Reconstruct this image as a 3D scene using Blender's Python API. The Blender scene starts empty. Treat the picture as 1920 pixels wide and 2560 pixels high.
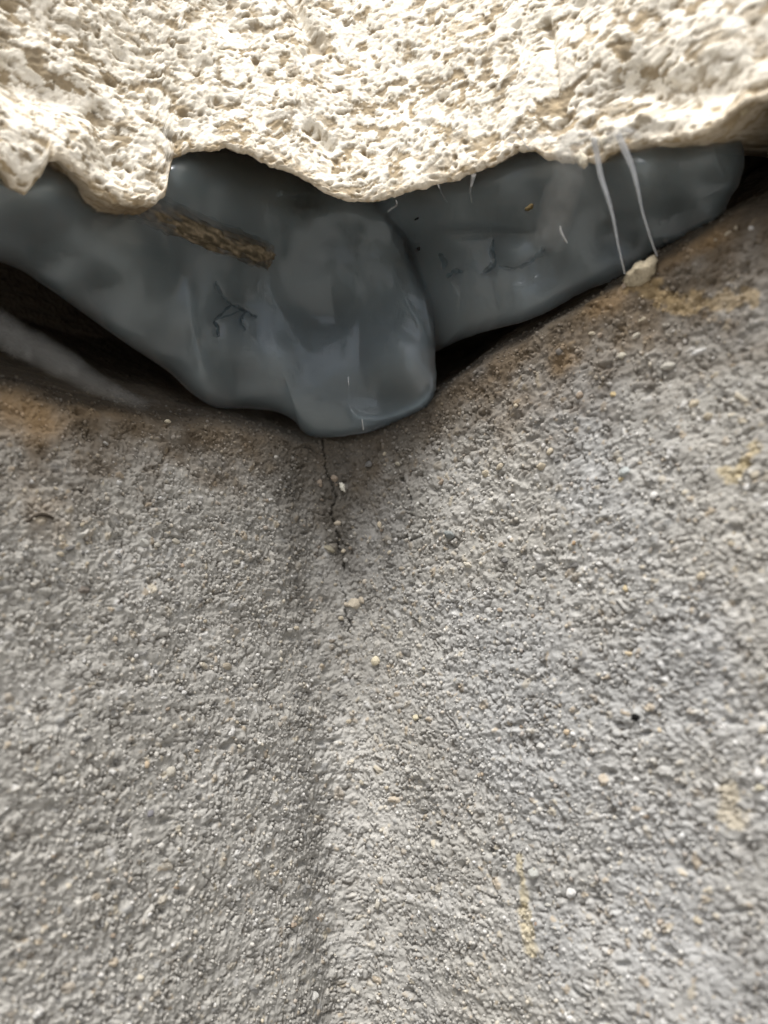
import bpy, math, random
import numpy as np
from mathutils import Vector, Matrix

rng = np.random.default_rng(7)
random.seed(7)
R = math.radians
MM = 0.001
scene = bpy.context.scene
COL = scene.collection

# ------------------------------------------------------------------ camera
CAM_Z = 0.90                       # the joint is about a metre above the paving
F_PX, PW, PH = 2200.0, 1920.0, 2560.0
PITCH, ROLL = R(10.5), R(4.0)      # looking slightly up, phone held a little askew
cam_d = bpy.data.cameras.new("camera")
cam = bpy.data.objects.new("camera", cam_d)
COL.objects.link(cam)
cam_d.sensor_fit = 'HORIZONTAL'
cam_d.sensor_width = 36.0
cam_d.lens = 36.0 * F_PX / PW
cam_d.clip_start = 0.004
cam_d.clip_end = 200.0
fwd = Vector((0, math.cos(PITCH), math.sin(PITCH)))
right0 = Vector((1, 0, 0))
up0 = right0.cross(fwd)
# rotating the phone clockwise makes the picture lean anticlockwise
right = right0 * math.cos(ROLL) - up0 * math.sin(ROLL)
up = right0 * math.sin(ROLL) + up0 * math.cos(ROLL)
M = Matrix.Identity(4)
for i in range(3):
    M[i][0], M[i][1], M[i][2] = right[i], up[i], -fwd[i]
M[2][3] = CAM_Z
cam.matrix_world = M
cam_d.dof.use_dof = True
cam_d.dof.focus_distance = 0.1165
cam_d.dof.aperture_fstop = 23.0
scene.camera = cam

# ------------------------------------------------------------------ sky, sun, exposure
SUN = Vector((-0.09, -0.43, 0.87)).normalized()     # from the scene towards the sun
elev = math.asin(SUN.z)
azim = math.atan2(SUN.x, SUN.y)
world = bpy.data.worlds.new("World")
scene.world = world
world.use_nodes = True
wn = world.node_tree
bg = wn.nodes["Background"]
sky = wn.nodes.new("ShaderNodeTexSky")
sky.sky_type = 'NISHITA'
sky.sun_disc = False
sky.sun_elevation = elev
sky.sun_rotation = azim
sky.dust_density = 4.0
hs = wn.nodes.new("ShaderNodeHueSaturation")         # thin cloud: most of the blue is gone
hs.inputs["Saturation"].default_value = 0.4
wn.links.new(sky.outputs[0], hs.inputs["Color"])
wn.links.new(hs.outputs[0], bg.inputs[0])
bg.inputs[1].default_value = 0.088
sl = bpy.data.lights.new("sun", 'SUN')
sl.energy = 3.3
sl.angle = R(24)
sl.color = (1.0, 0.965, 0.91)
so = bpy.data.objects.new("sun", sl)
COL.objects.link(so)
so.rotation_euler = (-SUN).to_track_quat('-Z', 'Y').to_euler()
so.location = (0, -0.5, 3)
vs = scene.view_settings
vs.view_transform = 'Standard'
vs.look = 'None'
vs.gamma = 1.0
vs.exposure = 0.82
vs.use_curve_mapping = False
scene.render.engine = 'CYCLES'
scene.cycles.use_denoising = True
scene.cycles.max_bounces = 8
scene.cycles.volume_bounces = 4
scene.cycles.transparent_max_bounces = 24

# ------------------------------------------------------------------ noise
def _hash(ix, iy, k):
    h = (ix.astype(np.int64) * 374761393 + iy.astype(np.int64) * 668265263 + k * 974634777) & 0xFFFFFFFF
    h = ((h ^ (h >> 13)) * 1274126177) & 0xFFFFFFFF
    h = h ^ (h >> 16)
    return ((h & 0xFFFFFF) / float(0x1000000)).astype(np.float32)

def vnoise(x, y, k=0):
    ix, iy = np.floor(x), np.floor(y)
    fx, fy = (x - ix).astype(np.float32), (y - iy).astype(np.float32)
    ux, uy = fx * fx * fx * (fx * (fx * 6 - 15) + 10), fy * fy * fy * (fy * (fy * 6 - 15) + 10)
    a, b = _hash(ix, iy, k), _hash(ix + 1, iy, k)
    c, d = _hash(ix, iy + 1, k), _hash(ix + 1, iy + 1, k)
    return (a + (b - a) * ux + (c - a) * uy + (a - b - c + d) * ux * uy) * 2 - 1

def fbm(x, y, k=0, octv=4, gain=0.5):
    s = 0; a = 1.0; t = 0
    for i in range(octv):
        s = s + a * vnoise(x * 2 ** i + 17.3 * i, y * 2 ** i + 9.1 * i, k + i)
        t += a; a *= gain
    return s / t

def worley(x, y, k=0):
    """distance to the nearest jittered point, to the second, and that point's random id"""
    ix, iy = np.floor(x), np.floor(y)
    d1 = np.full(x.shape, 9.0, np.float32); d2 = d1.copy(); idn = np.zeros(x.shape, np.float32)
    for dx in (-1, 0, 1):
        for dy in (-1, 0, 1):
            cx, cy = ix + dx, iy + dy
            px = cx + _hash(cx, cy, k); py = cy + _hash(cx, cy, k + 1)
            d = np.sqrt((x - px) ** 2 + (y - py) ** 2).astype(np.float32)
            m = d < d1
            d2 = np.where(m, d1, np.minimum(d2, d))
            idn = np.where(m, _hash(cx, cy, k + 2), idn)
            d1 = np.where(m, d, d1)
    return d1, d2, idn

def sstep(a, b, x):
    t = np.clip((x - a) / (b - a), 0, 1)
    return t * t * (3 - 2 * t)

def polydist(px, py, pts):
    """distance of points to a polyline, and how far along it (0..1)"""
    best = np.full(px.shape, 1e9, np.float32); along = np.zeros(px.shape, np.float32)
    n = len(pts) - 1
    for i in range(n):
        ax, ay = pts[i]; bx, by = pts[i + 1]
        vx, vy = bx - ax, by - ay
        t = np.clip(((px - ax) * vx + (py - ay) * vy) / (vx * vx + vy * vy + 1e-12), 0, 1)
        d = np.hypot(px - ax - t * vx, py - ay - t * vy)
        m = d < best
        along = np.where(m, (i + t) / n, along); best = np.where(m, d, best)
    return best, along

# ------------------------------------------------------------------ plan of the inside corner
# a curve in plan (x right, y away, millimetres) that follows both wall faces;
# s runs along it from left to right with s = 0 in the corner, n points into the open
CORNER = np.array([-6.5, 131.0])
LEFT_A, RIGHT_A = R(45), R(46)

class Plan:
    def __init__(self, fillet):
        s = np.linspace(-1500, 1500, 60001)
        u = np.clip(s / fillet + 0.5, 0, 1)
        u = u * u * (3 - 2 * u)
        th = (math.pi / 2 - LEFT_A) + u * ((-math.pi / 2 + RIGHT_A) - (math.pi / 2 - LEFT_A))
        ds = s[1] - s[0]
        tx, ty = np.cos(th), np.sin(th)
        x = np.cumsum(tx) * ds; y = np.cumsum(ty) * ds
        # shift so the straight runs lie on the two wall faces
        i = 0; j = -1
        lx, ly = x[i], y[i]; rx, ry = x[j], y[j]
        A = np.array([[tx[i], -tx[j]], [ty[i], -ty[j]]])
        t = np.linalg.solve(A, np.array([rx - lx, ry - ly]))
        ap = np.array([lx + t[0] * tx[i], ly + t[0] * ty[i]])
        self.s, self.x, self.y, self.th = s, x - ap[0] + CORNER[0], y - ap[1] + CORNER[1], th
        self.tab = None
    def at(self, s, o):
        x = np.interp(s, self.s, self.x); y = np.interp(s, self.s, self.y); th = np.interp(s, self.s, self.th)
        return x + np.sin(th) * o, y - np.cos(th) * o, np.sin(th), -np.cos(th)
    def table(self):
        self.os = np.arange(-30, 31, 1.0)
        self.az = np.linspace(-0.75, 0.75, 1501)
        ss = np.linspace(-160, 160, 6401)
        T = []
        for o in self.os:
            x, y, _, _ = self.at(ss, o)
            a = np.arctan2(x, y)
            keep = np.maximum.accumulate(a)
            T.append(np.interp(self.az, keep, ss))
        self.tab = np.array(T)
    def find(self, az, o):
        if self.tab is None: self.table()
        fo = np.clip(np.asarray(o, float) + 30, 0, 59.999); io = fo.astype(int); fo = fo - io
        fa = np.clip((az + 0.75) / 1.5 * 1500, 0, 1499.999); ia = fa.astype(int); fa = fa - ia
        t = self.tab
        return ((t[io, ia] * (1 - fa) + t[io, ia + 1] * fa) * (1 - fo) + (t[io + 1, ia] * (1 - fa) + t[io + 1, ia + 1] * fa) * fo)

WALL, SEAL, STONE = Plan(15.0), Plan(30.0), Plan(98.0)
_r, _u, _f = np.array(right), np.array(up), np.array(fwd)

def ray(px, py):
    px = np.asarray(px, float); py = np.asarray(py, float)
    a = (px - PW / 2) / F_PX; b = -(py - PH / 2) / F_PX
    d = _f[None, :] + a.reshape(-1, 1) * _r + b.reshape(-1, 1) * _u
    az = np.arctan2(d[:, 0], d[:, 1]); te = d[:, 2] / np.hypot(d[:, 0], d[:, 1])
    return az.reshape(px.shape), te.reshape(px.shape)

def hit(plan, px, py, o=0.0):
    """where the sight line through a point of the photograph meets the plan surface set o mm proud: s, z (mm above the camera)"""
    az, te = ray(px, py)
    o = np.broadcast_to(np.asarray(o, float), az.shape)
    s = plan.find(az, o)
    x, y, _, _ = plan.at(s, o)
    return s, np.hypot(x, y) * te

def world_of(plan, s, z, o):
    x, y, _, _ = plan.at(s, o)
    return np.stack([x * MM, y * MM, z * MM + CAM_Z], -1)

# ------------------------------------------------------------------ mesh and material helpers
def link(o, parent=None):
    COL.objects.link(o)
    if parent is not None: o.parent = parent
    return o

def tag(o, label=None, cat=None, group=None, kind=None):
    if label: o["label"] = label
    if cat: o["category"] = cat
    if group: o["group"] = group
    if kind: o["kind"] = kind
    return o

def fast_mesh(name, co, quads, mat, attrs=None, smooth=True):
    me = bpy.data.meshes.new(name)
    co = np.ascontiguousarray(co, np.float32); quads = np.ascontiguousarray(quads, np.int32)
    n, k = quads.shape
    me.vertices.add(len(co)); me.vertices.foreach_set("co", co.ravel())
    me.loops.add(n * k); me.loops.foreach_set("vertex_index", quads.ravel())
    me.polygons.add(n); me.polygons.foreach_set("loop_start", np.arange(0, n * k, k, dtype=np.int32))
    me.polygons.foreach_set("use_smooth", np.full(n, smooth))
    me.update(calc_edges=True)
    for nm, val in (attrs or {}).items():
        if val.ndim == 2:
            a = me.attributes.new(nm, 'FLOAT_COLOR', 'POINT')
            a.data.foreach_set("color", np.concatenate([val, np.ones((len(val), 1))], 1).astype(np.float32).ravel())
        else:
            a = me.attributes.new(nm, 'FLOAT', 'POINT')
            a.data.foreach_set("value", val.astype(np.float32).ravel())
    if mat: me.materials.append(mat)
    return me

def grid_quads(nu, nv):
    i = np.arange(nu * nv).reshape(nu, nv)
    return np.stack([i[:-1, :-1], i[1:, :-1], i[1:, 1:], i[:-1, 1:]], -1).reshape(-1, 4)

def new_mat(name):
    m = bpy.data.materials.new(name); m.use_nodes = True
    nt = m.node_tree
    return m, nt, nt.nodes["Principled BSDF"]

def node(nt, t, **kw):
    n = nt.nodes.new(t)
    for k, v in kw.items():
        if k in n.inputs: n.inputs[k].default_value = v
        else: setattr(n, k, v)
    return n

def obj_coord(nt):
    return node(nt, "ShaderNodeTexCoord").outputs["Object"]

def mineral_material(name, colour_from, rough=0.9, mottle=0.18, scale=2600, bump=0.05, spec=0.25):
    """colour from the geometry (grain by grain), with fine procedural mottling and relief"""
    m, nt, p = new_mat(name)
    c = obj_coord(nt)
    if colour_from == 'object':
        src = node(nt, "ShaderNodeObjectInfo").outputs["Color"]
    elif colour_from == 'attr':
        src = node(nt, "ShaderNodeAttribute", attribute_name="tint").outputs["Color"]
    else:
        rgb = node(nt, "ShaderNodeRGB"); rgb.outputs[0].default_value = (*colour_from, 1); src = rgb.outputs[0]
    n1 = node(nt, "ShaderNodeTexNoise", Scale=scale, Detail=5.0, Roughness=0.65)
    nt.links.new(c, n1.inputs["Vector"])
    mr = node(nt, "ShaderNodeMapRange"); nt.links.new(n1.outputs[0], mr.inputs[0])
    mr.inputs[1].default_value = 0.25; mr.inputs[2].default_value = 0.75
    mr.inputs[3].default_value = 1 - mottle; mr.inputs[4].default_value = 1 + mottle
    mx = node(nt, "ShaderNodeMix", data_type='RGBA', blend_type='MULTIPLY'); mx.inputs[0].default_value = 1
    nt.links.new(src, mx.inputs[6]); nt.links.new(mr.outputs[0], mx.inputs[7])
    nt.links.new(mx.outputs[2], p.inputs["Base Color"])
    p.inputs["Roughness"].default_value = rough
    p.inputs["Specular IOR Level"].default_value = spec
    bp = node(nt, "ShaderNodeBump", Strength=0.8, Distance=bump * MM)
    nt.links.new(n1.outputs[0], bp.inputs["Height"]); nt.links.new(bp.outputs[0], p.inputs["Normal"])
    return m

MAT_WALL = mineral_material("sandy_cement", 'attr', 0.95, 0.09, 2800, 0.12, 0.1)
MAT_GRAIN = mineral_material("sand_grain", 'object', 0.88, 0.22, 2200, 0.10, 0.12)
MAT_SAND = mineral_material("loose_sand", 'attr', 0.92, 0.15, 2600, 0.06, 0.08)
MAT_STONE = mineral_material("limestone", 'attr', 0.97, 0.10, 2200, 0.20, 0.08)
MAT_TWIG = mineral_material("weathered_twig", 'attr', 0.85, 0.35, 1800, 0.15, 0.25)
MAT_SPECK = mineral_material("small_debris", 'object', 0.85, 0.35, 2400, 0.25, 0.15)

def sealant_material():
    """a milky body: clear skin with a soft gloss, light scattered and soaked up inside"""
    m, nt, p = new_mat("grey_silicone")
    nt.nodes.remove(p)
    c = obj_coord(nt)
    tr = node(nt, "ShaderNodeBsdfTransparent")
    gl = node(nt, "ShaderNodeBsdfGlossy", Roughness=0.26)
    gl.inputs["Color"].default_value = (0.8, 0.84, 0.9, 1)
    fr = node(nt, "ShaderNodeFresnel", IOR=1.5)
    n2 = node(nt, "ShaderNodeTexNoise", Scale=700.0, Detail=3.0)
    nt.links.new(c, n2.inputs["Vector"])
    bp = node(nt, "ShaderNodeBump", Strength=0.3, Distance=0.05 * MM)
    nt.links.new(n2.outputs[0], bp.inputs["Height"])
    nt.links.new(bp.outputs[0], gl.inputs["Normal"]); nt.links.new(bp.outputs[0], fr.inputs["Normal"])
    ms = node(nt, "ShaderNodeMixShader")
    nt.links.new(fr.outputs[0], ms.inputs[0]); nt.links.new(tr.outputs[0], ms.inputs[1]); nt.links.new(gl.outputs[0], ms.inputs[2])
    nt.links.new(ms.outputs[0], nt.nodes["Material Output"].inputs["Surface"])
    sc = node(nt, "ShaderNodeVolumeScatter", Density=SCATTER, Anisotropy=0.2)
    sc.inputs["Color"].default_value = (0.68, 0.88, 1.0, 1)
    ab = node(nt, "ShaderNodeVolumeAbsorption", Density=ABSORB)
    ab.inputs["Color"].default_value = (0.19, 0.33, 0.38, 1)
    ad = node(nt, "ShaderNodeAddShader")
    nt.links.new(sc.outputs[0], ad.inputs[0]); nt.links.new(ab.outputs[0], ad.inputs[1])
    nt.links.new(ad.outputs[0], nt.nodes["Material Output"].inputs["Volume"])
    return m
SCATTER, ABSORB = 350.0, 66.0
MAT_SEAL = sealant_material()

def clear_material(name, colour, clear, rough=0.25, skin=False):
    m, nt, p = new_mat(name)
    p.inputs["Base Color"].default_value = (*colour, 1)
    p.inputs["Roughness"].default_value = rough
    p.inputs["IOR"].default_value = 1.4
    tr = node(nt, "ShaderNodeBsdfTransparent")
    nz = node(nt, "ShaderNodeTexNoise", Scale=700.0, Detail=2.0)
    nt.links.new(obj_coord(nt), nz.inputs["Vector"])
    mr = node(nt, "ShaderNodeMapRange"); nt.links.new(nz.outputs[0], mr.inputs[0])
    mr.inputs[3].default_value = max(0, 1 - clear - 0.15); mr.inputs[4].default_value = min(1, 1 - clear + 0.15)
    fac = mr.outputs[0]
    if skin:
        at = node(nt, "ShaderNodeAttribute", attribute_name="body")
        mu = node(nt, "ShaderNodeMath", operation='MULTIPLY')
        nt.links.new(fac, mu.inputs[0]); nt.links.new(at.outputs["Fac"], mu.inputs[1]); fac = mu.outputs[0]
    ms = node(nt, "ShaderNodeMixShader")
    nt.links.new(fac, ms.inputs[0]); nt.links.new(tr.outputs[0], ms.inputs[1]); nt.links.new(p.outputs[0], ms.inputs[2])
    nt.links.new(ms.outputs[0], nt.nodes["Material Output"].inputs[0])
    return m
MAT_THREAD = clear_material("thin_silicone", (0.66, 0.69, 0.74), 0.58, 0.15)
MAT_FILM = clear_material("silicone_film", (0.32, 0.33, 0.335), 0.70, 0.4, True)
MAT_STRIP = clear_material("silicone_strip", (0.22, 0.225, 0.225), 0.68, 0.4, True)
MAT_FIBRE = clear_material("pale_fibre", (0.7, 0.71, 0.74), 0.12)

# ------------------------------------------------------------------ ground
gv = [(-6, -8, 0), (6, -8, 0), (6, 4, 0), (-6, 4, 0)]
me = bpy.data.meshes.new("ground"); me.from_pydata(gv, [], [(0, 1, 2, 3)])
me.materials.append(mineral_material("paving", (0.30, 0.285, 0.26), 0.9, 0.3, 40, 1.0))
tag(link(bpy.data.objects.new("ground", me)), kind="structure")

# ------------------------------------------------------------------ cement wall with the inside corner
def axis(fine0, fine1, step_mid, step_edge, lo, hi, mid=None):
    mid = (fine0 + fine1) / 2 if mid is None else mid
    pts = [mid]
    half = max(fine1 - mid, mid - fine0)
    def march(sign, fine_end, end):
        x = mid; out = []
        st = step_mid
        while sign * (x - end) < 0:
            q = min(1, abs(x - mid) / half)
            if sign * (x - fine_end) < 0: st = step_mid + (step_edge - step_mid) * q
            else: st *= 1.22
            x = x + sign * st
            out.append(x)
        if out: out[-1] = end
        return out
    return np.array(march(-1, fine0, lo)[::-1] + pts + march(1, fine1, hi))

RIM_PX = [(-260, 930), (0, 1000), (200, 1036), (420, 1072), (600, 1096), (740, 1112), (840, 1122), (930, 1102), (1060, 1025), (1150, 965),
          (1290, 893), (1420, 815), (1560, 722), (1700, 645), (1830, 592), (1920, 566), (2200, 460)]
rs, rz = hit(WALL, [p[0] for p in RIM_PX], [p[1] for p in RIM_PX])
def rim(s): return np.interp(s, rs, rz)

def on_wall_sz(pts):
    s, z = hit(WALL, [p[0] for p in pts], [p[1] for p in pts])
    return list(zip(s, z))

sa = axis(-84, 84, 0.15, 0.25, -900, 900, 0.0)
za = axis(-52, 66, 0.145, 0.17, -CAM_Z * 1000 - 4, 170, 0.0)
S, Z = np.meshgrid(sa, za, indexing='ij')
S = S.astype(np.float32); Z = Z.astype(np.float32)
ZR = rim(S).astype(np.float32) + 1.1 * fbm(S / 9, Z / 9, 50, 3)
near = (1 - sstep(84, 105, np.abs(S))) * sstep(-75, -53, Z)
warp_x = 0.8 * fbm(S / 2.4, Z / 2.4, 3, 2); warp_y = 0.8 * fbm(S / 2.4, Z / 2.4, 5, 2)
SX, ZX = S + warp_x, Z + warp_y

def grains(cell, k, rmin, rmax, dens):
    d1, d2, idn = worley(SX / cell, ZX / cell, k)
    r = rmin + (rmax - rmin) * ((idn * 7.31) % 1.0)
    on = ((idn * 13.7) % 1.0) < dens
    b = np.where(on, np.sqrt(np.clip(1 - (d1 / r) ** 2, 0, 1)), 0)
    return b, idn, on & (d1 < r), d2 - d1
b1, id1, in1, e1 = grains(0.95, 11, 0.18, 0.62, 0.40)
b2, id2, in2, e2 = grains(0.52, 21, 0.30, 0.60, 0.80)
b3, id3, in3, e3 = grains(2.1, 31, 0.14, 0.30, 0.22)
b4, id4, in4, e4 = grains(0.36, 41, 0.35, 0.65, 0.8)
rough_zone = 0.75 + 0.45 * fbm(S / 16, Z / 16, 60, 2)
H = near * rough_zone * (0.22 * b1 * (0.25 + id1) + 0.14 * b2 + 0.32 * b3 + 0.09 * b4)
# trowel drag: short ridges that run nearly level, and lumps
drag = fbm((S + 0.25 * Z * np.sign(S)) / 6.5, Z / 1.5, 70, 3)
H += near * (0.13 * drag) + 0.45 * fbm(S / 11, Z / 9, 80, 3) + 0.20 * near * fbm(S / 1.0, Z / 0.75, 90, 4, 0.7)
cm = sstep(-0.05, 0.45, fbm(S / 1.7, Z / 1.2, 95, 3))
c1 = np.exp(-(e1 / 0.11) ** 2) * cm
c2 = np.exp(-(e2 / 0.16) ** 2) * sstep(0.0, 0.5, fbm(S / 1.3, Z / 1.0, 97, 3))
H -= near * (0.36 * c1 + 0.24 * c2)
# torn little pits
pd, pe, pid = worley(SX / 4.2, ZX / 2.6, 101)
pit = np.where(((pid * 5.77) % 1) < 0.22, np.clip(1 - pd / (0.12 + 0.16 * ((pid * 3.1) % 1)), 0, 1), 0)
H -= near * 0.55 * np.sqrt(pit)
# a soft ridge of render left in the corner, to the right of a shallow trough
low = 1 - sstep(-32, 6, Z)
H += low * (1.2 * np.exp(-((S - 3.2) / 2.8) ** 2) - 1.3 * np.exp(-((S + 4.6) / 4.0) ** 2))
# cracks
CR = [[(800, 1095), (806, 1130), (812, 1165), (826, 1205), (838, 1238), (832, 1290), (842, 1322), (846, 1345), (853, 1400), (858, 1420), (854, 1450),
       (862, 1478), (870, 1515), (866, 1540), (880, 1580)],
      [(1002, 1200), (1015, 1225), (1022, 1265), (1030, 1292)], [(1012, 1342), (1032, 1350), (1055, 1340)], [(985, 1120), (1000, 1140)]]
crack = np.zeros_like(S)
for ci, c in enumerate(CR):
    jx = S + 0.7 * fbm(S / 1.3, Z / 1.3, 110, 3); jz = Z + 0.5 * fbm(S / 1.1, Z / 1.1, 115, 2)
    d, al = polydist(jx, jz, on_wall_sz(c))
    w = (0.17 if ci == 0 else 0.2) * (1.15 - 0.6 * al) * np.clip(1.5 * (vnoise(al * 34, al * 0, 5) * 0.5 + 0.5) - 0.15, 0.02, 1.3)
    crack = np.maximum(crack, 1 - sstep(w * 0.6, w * 1.5, d))
H -= crack * 0.7
# behind the rim the bed leans back into the joint
above = Z - ZR
rec = np.where(above > 0, 1.45 * (np.sqrt(above ** 2 + 4) - 2), 0)
rec = np.minimum(rec, 34 + 0 * rec)
streak = fbm(S / 7 + Z / 14, Z / 0.55, 120, 3)
H += np.where(above > 0, sstep(1, 6, above) * (0.14 * streak), 0)
O = H - rec
wx, wy, _, _ = WALL.at(S.ravel().astype(float), O.ravel().astype(float))
wco = np.stack([wx * MM, wy * MM, Z.ravel() * MM + CAM_Z], -1)

# colour of the wall: cement skin, bare grains, rust-brown soil and painted shade near the joint, pale splashes
def rgb(*c): return np.array(c, np.float32)
tint = np.empty(S.shape + (3,), np.float32); tint[:] = rgb(0.350, 0.342, 0.322)
tint *= (1 + 0.13 * fbm(S / 14, Z / 10, 130, 4) + 0.10 * fbm(S / 2.2, Z / 1.6, 140, 3))[..., None]
pale_patch = sstep(-0.35, 0.45, fbm(S / 15, Z / 15, 145, 3) + 0.75 * np.exp(-((S - 26) / 17) ** 2 - ((Z - 18) / 15) ** 2) - 0.42)[..., None]  # paler cement, strongest on the upper right
tint = tint * (1 - 0.5 * pale_patch) + rgb(0.47, 0.465, 0.45) * 0.5 * pale_patch
cool = sstep(-0.1, 0.5, fbm(S / 22, Z / 22, 150, 3))[..., None] * sstep(-10, 25, S)[..., None]
tint = tint * (1 - cool) + tint * rgb(0.97, 1.0, 1.06) * cool
PAL = [rgb(.50, .44, .33), rgb(.56, .54, .50), rgb(.13, .13, .13), rgb(.30, .25, .19), rgb(.42, .38, .31), rgb(.62, .62, .62), rgb(.38, .30, .20), rgb(.20, .205, .21)]
for inn, idn, cut in ((in1, id1, 0.22), (in2, id2, 0.10), (in3, id3, 0.4)):
    pick = (idn * 91.7) % 1.0
    ch = (idn * 37.3) % 1.0
    for i, c in enumerate(PAL):
        mk = inn & (pick < cut) & (ch >= i / len(PAL)) & (ch < (i + 1) / len(PAL))
        tint[mk] = 0.45 * tint[mk] + 0.55 * c
# darker tone in the open crevices between the grains
crevice_tone = np.clip(0.7 * c1 + 0.5 * c2, 0, 0.75)[..., None]
tint = tint * (1 - crevice_tone) + rgb(0.13, 0.11, 0.088) * crevice_tone
# soil stain with painted shade: follows the rim with a ragged lower edge
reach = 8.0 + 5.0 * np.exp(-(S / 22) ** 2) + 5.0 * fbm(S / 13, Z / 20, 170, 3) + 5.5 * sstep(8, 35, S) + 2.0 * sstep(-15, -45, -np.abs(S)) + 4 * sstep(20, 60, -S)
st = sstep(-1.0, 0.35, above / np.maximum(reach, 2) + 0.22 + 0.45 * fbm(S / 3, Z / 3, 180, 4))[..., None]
soil_shade = rgb(0.105, 0.078, 0.050) * (1 + 0.5 * fbm(S / 5, Z / 4, 190, 3))[..., None]
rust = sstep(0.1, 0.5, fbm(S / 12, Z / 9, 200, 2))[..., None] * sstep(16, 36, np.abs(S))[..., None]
soil_shade = soil_shade * (1 - rust) + rgb(0.23, 0.155, 0.08) * rust
rim_shade = sstep(-1.2, 3.5, above + 0.8 * fbm(S / 2.5, Z / 2.5, 195, 3))[..., None]  # shade under the sealant, painted into the stain along the rim
soil_shade = soil_shade * (1 - rim_shade) + rgb(0.045, 0.035, 0.024) * (1 + 0.5 * streak)[..., None] * rim_shade
tint = tint * (1 - 0.93 * st) + soil_shade * 0.93 * st
# soot and painted-in shade fanning out below the corner, either side of the crack
soot_shade = np.exp(-((S + 2.0) / 12.5) ** 2) * sstep(-10, 28, Z) * (0.65 + 0.5 * fbm(S / 4, Z / 9, 210, 3))
soot_shade2 = np.exp(-((S - 13) / 7) ** 2) * sstep(16, 36, Z) * 0.5
g = np.clip(soot_shade * 1.12 + soot_shade2 * 1.25, 0, 0.86)[..., None]
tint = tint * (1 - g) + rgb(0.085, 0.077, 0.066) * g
g = (np.exp(-((S + 6 - 0.04 * Z) / 3.0) ** 2) * low * (0.5 + 0.5 * fbm(S / 3, Z / 8, 220, 3)) * 0.42)[..., None]  # darker streak along the trough
tint = tint * (1 - g) + rgb(0.13, 0.125, 0.115) * g
g = (np.exp(-((S - 9) / 4.5) ** 2) * low * (0.6 + 0.5 * fbm(S / 3, Z / 6, 225, 3)) * 0.22)[..., None]  # darker grey streak right of the ridge
tint = tint * (1 - g) + rgb(0.14, 0.14, 0.14) * g
# ochre splashes
for line, w, col in (([(1305, 2150), (1312, 2200), (1318, 2260)], 0.75, (.45, .38, .22)), ([(1318, 2290), (1326, 2330), (1330, 2375)], 1.0, (.50, .42, .25)),
                     ([(1815, 1975), (1830, 2030), (1850, 2045)], 1.3, (.52, .45, .32)), ([(1822, 1190), (1850, 1175), (1880, 1130)], 0.9, (.60, .49, .27)),
                     ([(1580, 705), (1700, 760), (1880, 740)], 1.4, (.40, .30, .16))):
    d, al = polydist(SX, ZX, on_wall_sz(line))
    k = (1 - sstep(w * 0.5, w, d + 0.7 * w * fbm(S / 0.9, Z / 0.9, 230, 3)))[..., None] * 0.5
    tint = tint * (1 - k) + rgb(*col) * k
cr = crack[..., None] * 0.35
tint = tint * (1 - cr) + rgb(0.05, 0.045, 0.04) * cr
tint = np.clip(tint, 0.01, 0.85)
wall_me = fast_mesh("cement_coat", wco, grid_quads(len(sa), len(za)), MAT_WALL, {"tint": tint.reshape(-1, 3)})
wall = bpy.data.objects.new("cement_wall", None)
wall.location = (CORNER[0] * MM, CORNER[1] * MM, 0)
wall.empty_display_size = 0.05
wall = tag(link(wall), "grey sandy cement wall with cracked inside corner below the pale stone", "wall")
WALL_INV = Matrix.Translation(-wall.location)
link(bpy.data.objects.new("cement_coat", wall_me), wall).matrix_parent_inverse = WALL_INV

def surf(s, z):
    """offset of the finished wall face at (s, z)"""
    i = np.clip(np.searchsorted(sa, s), 1, len(sa) - 1); j = np.clip(np.searchsorted(za, z), 1, len(za) - 1)
    return O[i, j]

def wall_at(px, py):
    o = 0.0
    for _ in range(6):
        s, z = hit(WALL, np.array([px]), np.array([py]), o)
        o = 0.5 * o + 0.5 * float(np.clip(surf(s, z)[0], -28, 20))
    return float(s[0]), float(z[0]), o

def wall_frame(s, z, o):
    x, y, nx, ny = WALL.at(np.array([s]), np.array([o]))
    p = Vector((x[0] * MM, y[0] * MM, z * MM + CAM_Z))
    n = Vector((nx[0], ny[0], 0)).normalized()
    t = Vector((0, 0, 1)).cross(n)
    return p, t, Vector((0, 0, 1)), n

# ------------------------------------------------------------------ grains of sand
def ico(sub):
    t = (1 + 5 ** .5) / 2
    v = [(-1, t, 0), (1, t, 0), (-1, -t, 0), (1, -t, 0), (0, -1, t), (0, 1, t), (0, -1, -t), (0, 1, -t), (t, 0, -1), (t, 0, 1), (-t, 0, -1), (-t, 0, 1)]
    f = [(0, 11, 5), (0, 5, 1), (0, 1, 7), (0, 7, 10), (0, 10, 11), (1, 5, 9), (5, 11, 4), (11, 10, 2), (10, 7, 6), (7, 1, 8), (3, 9, 4), (3, 4, 2),
         (3, 2, 6), (3, 6, 8), (3, 8, 9), (4, 9, 5), (2, 4, 11), (6, 2, 10), (8, 6, 7), (9, 8, 1)]
    v = [Vector(a).normalized() for a in v]
    for _ in range(sub):
        cache = {}; nf = []
        def mid(a, b):
            k = (min(a, b), max(a, b))
            if k not in cache:
                v.append(((v[a] + v[b]) / 2).normalized()); cache[k] = len(v) - 1
            return cache[k]
        for a, b, c in f:
            ab, bc, ca = mid(a, b), mid(b, c), mid(c, a)
            nf += [(a, ab, ca), (b, bc, ab), (c, ca, bc), (ab, bc, ca)]
        f = nf
    return np.array([list(a) for a in v], np.float32), np.array(f, np.int32)

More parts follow.
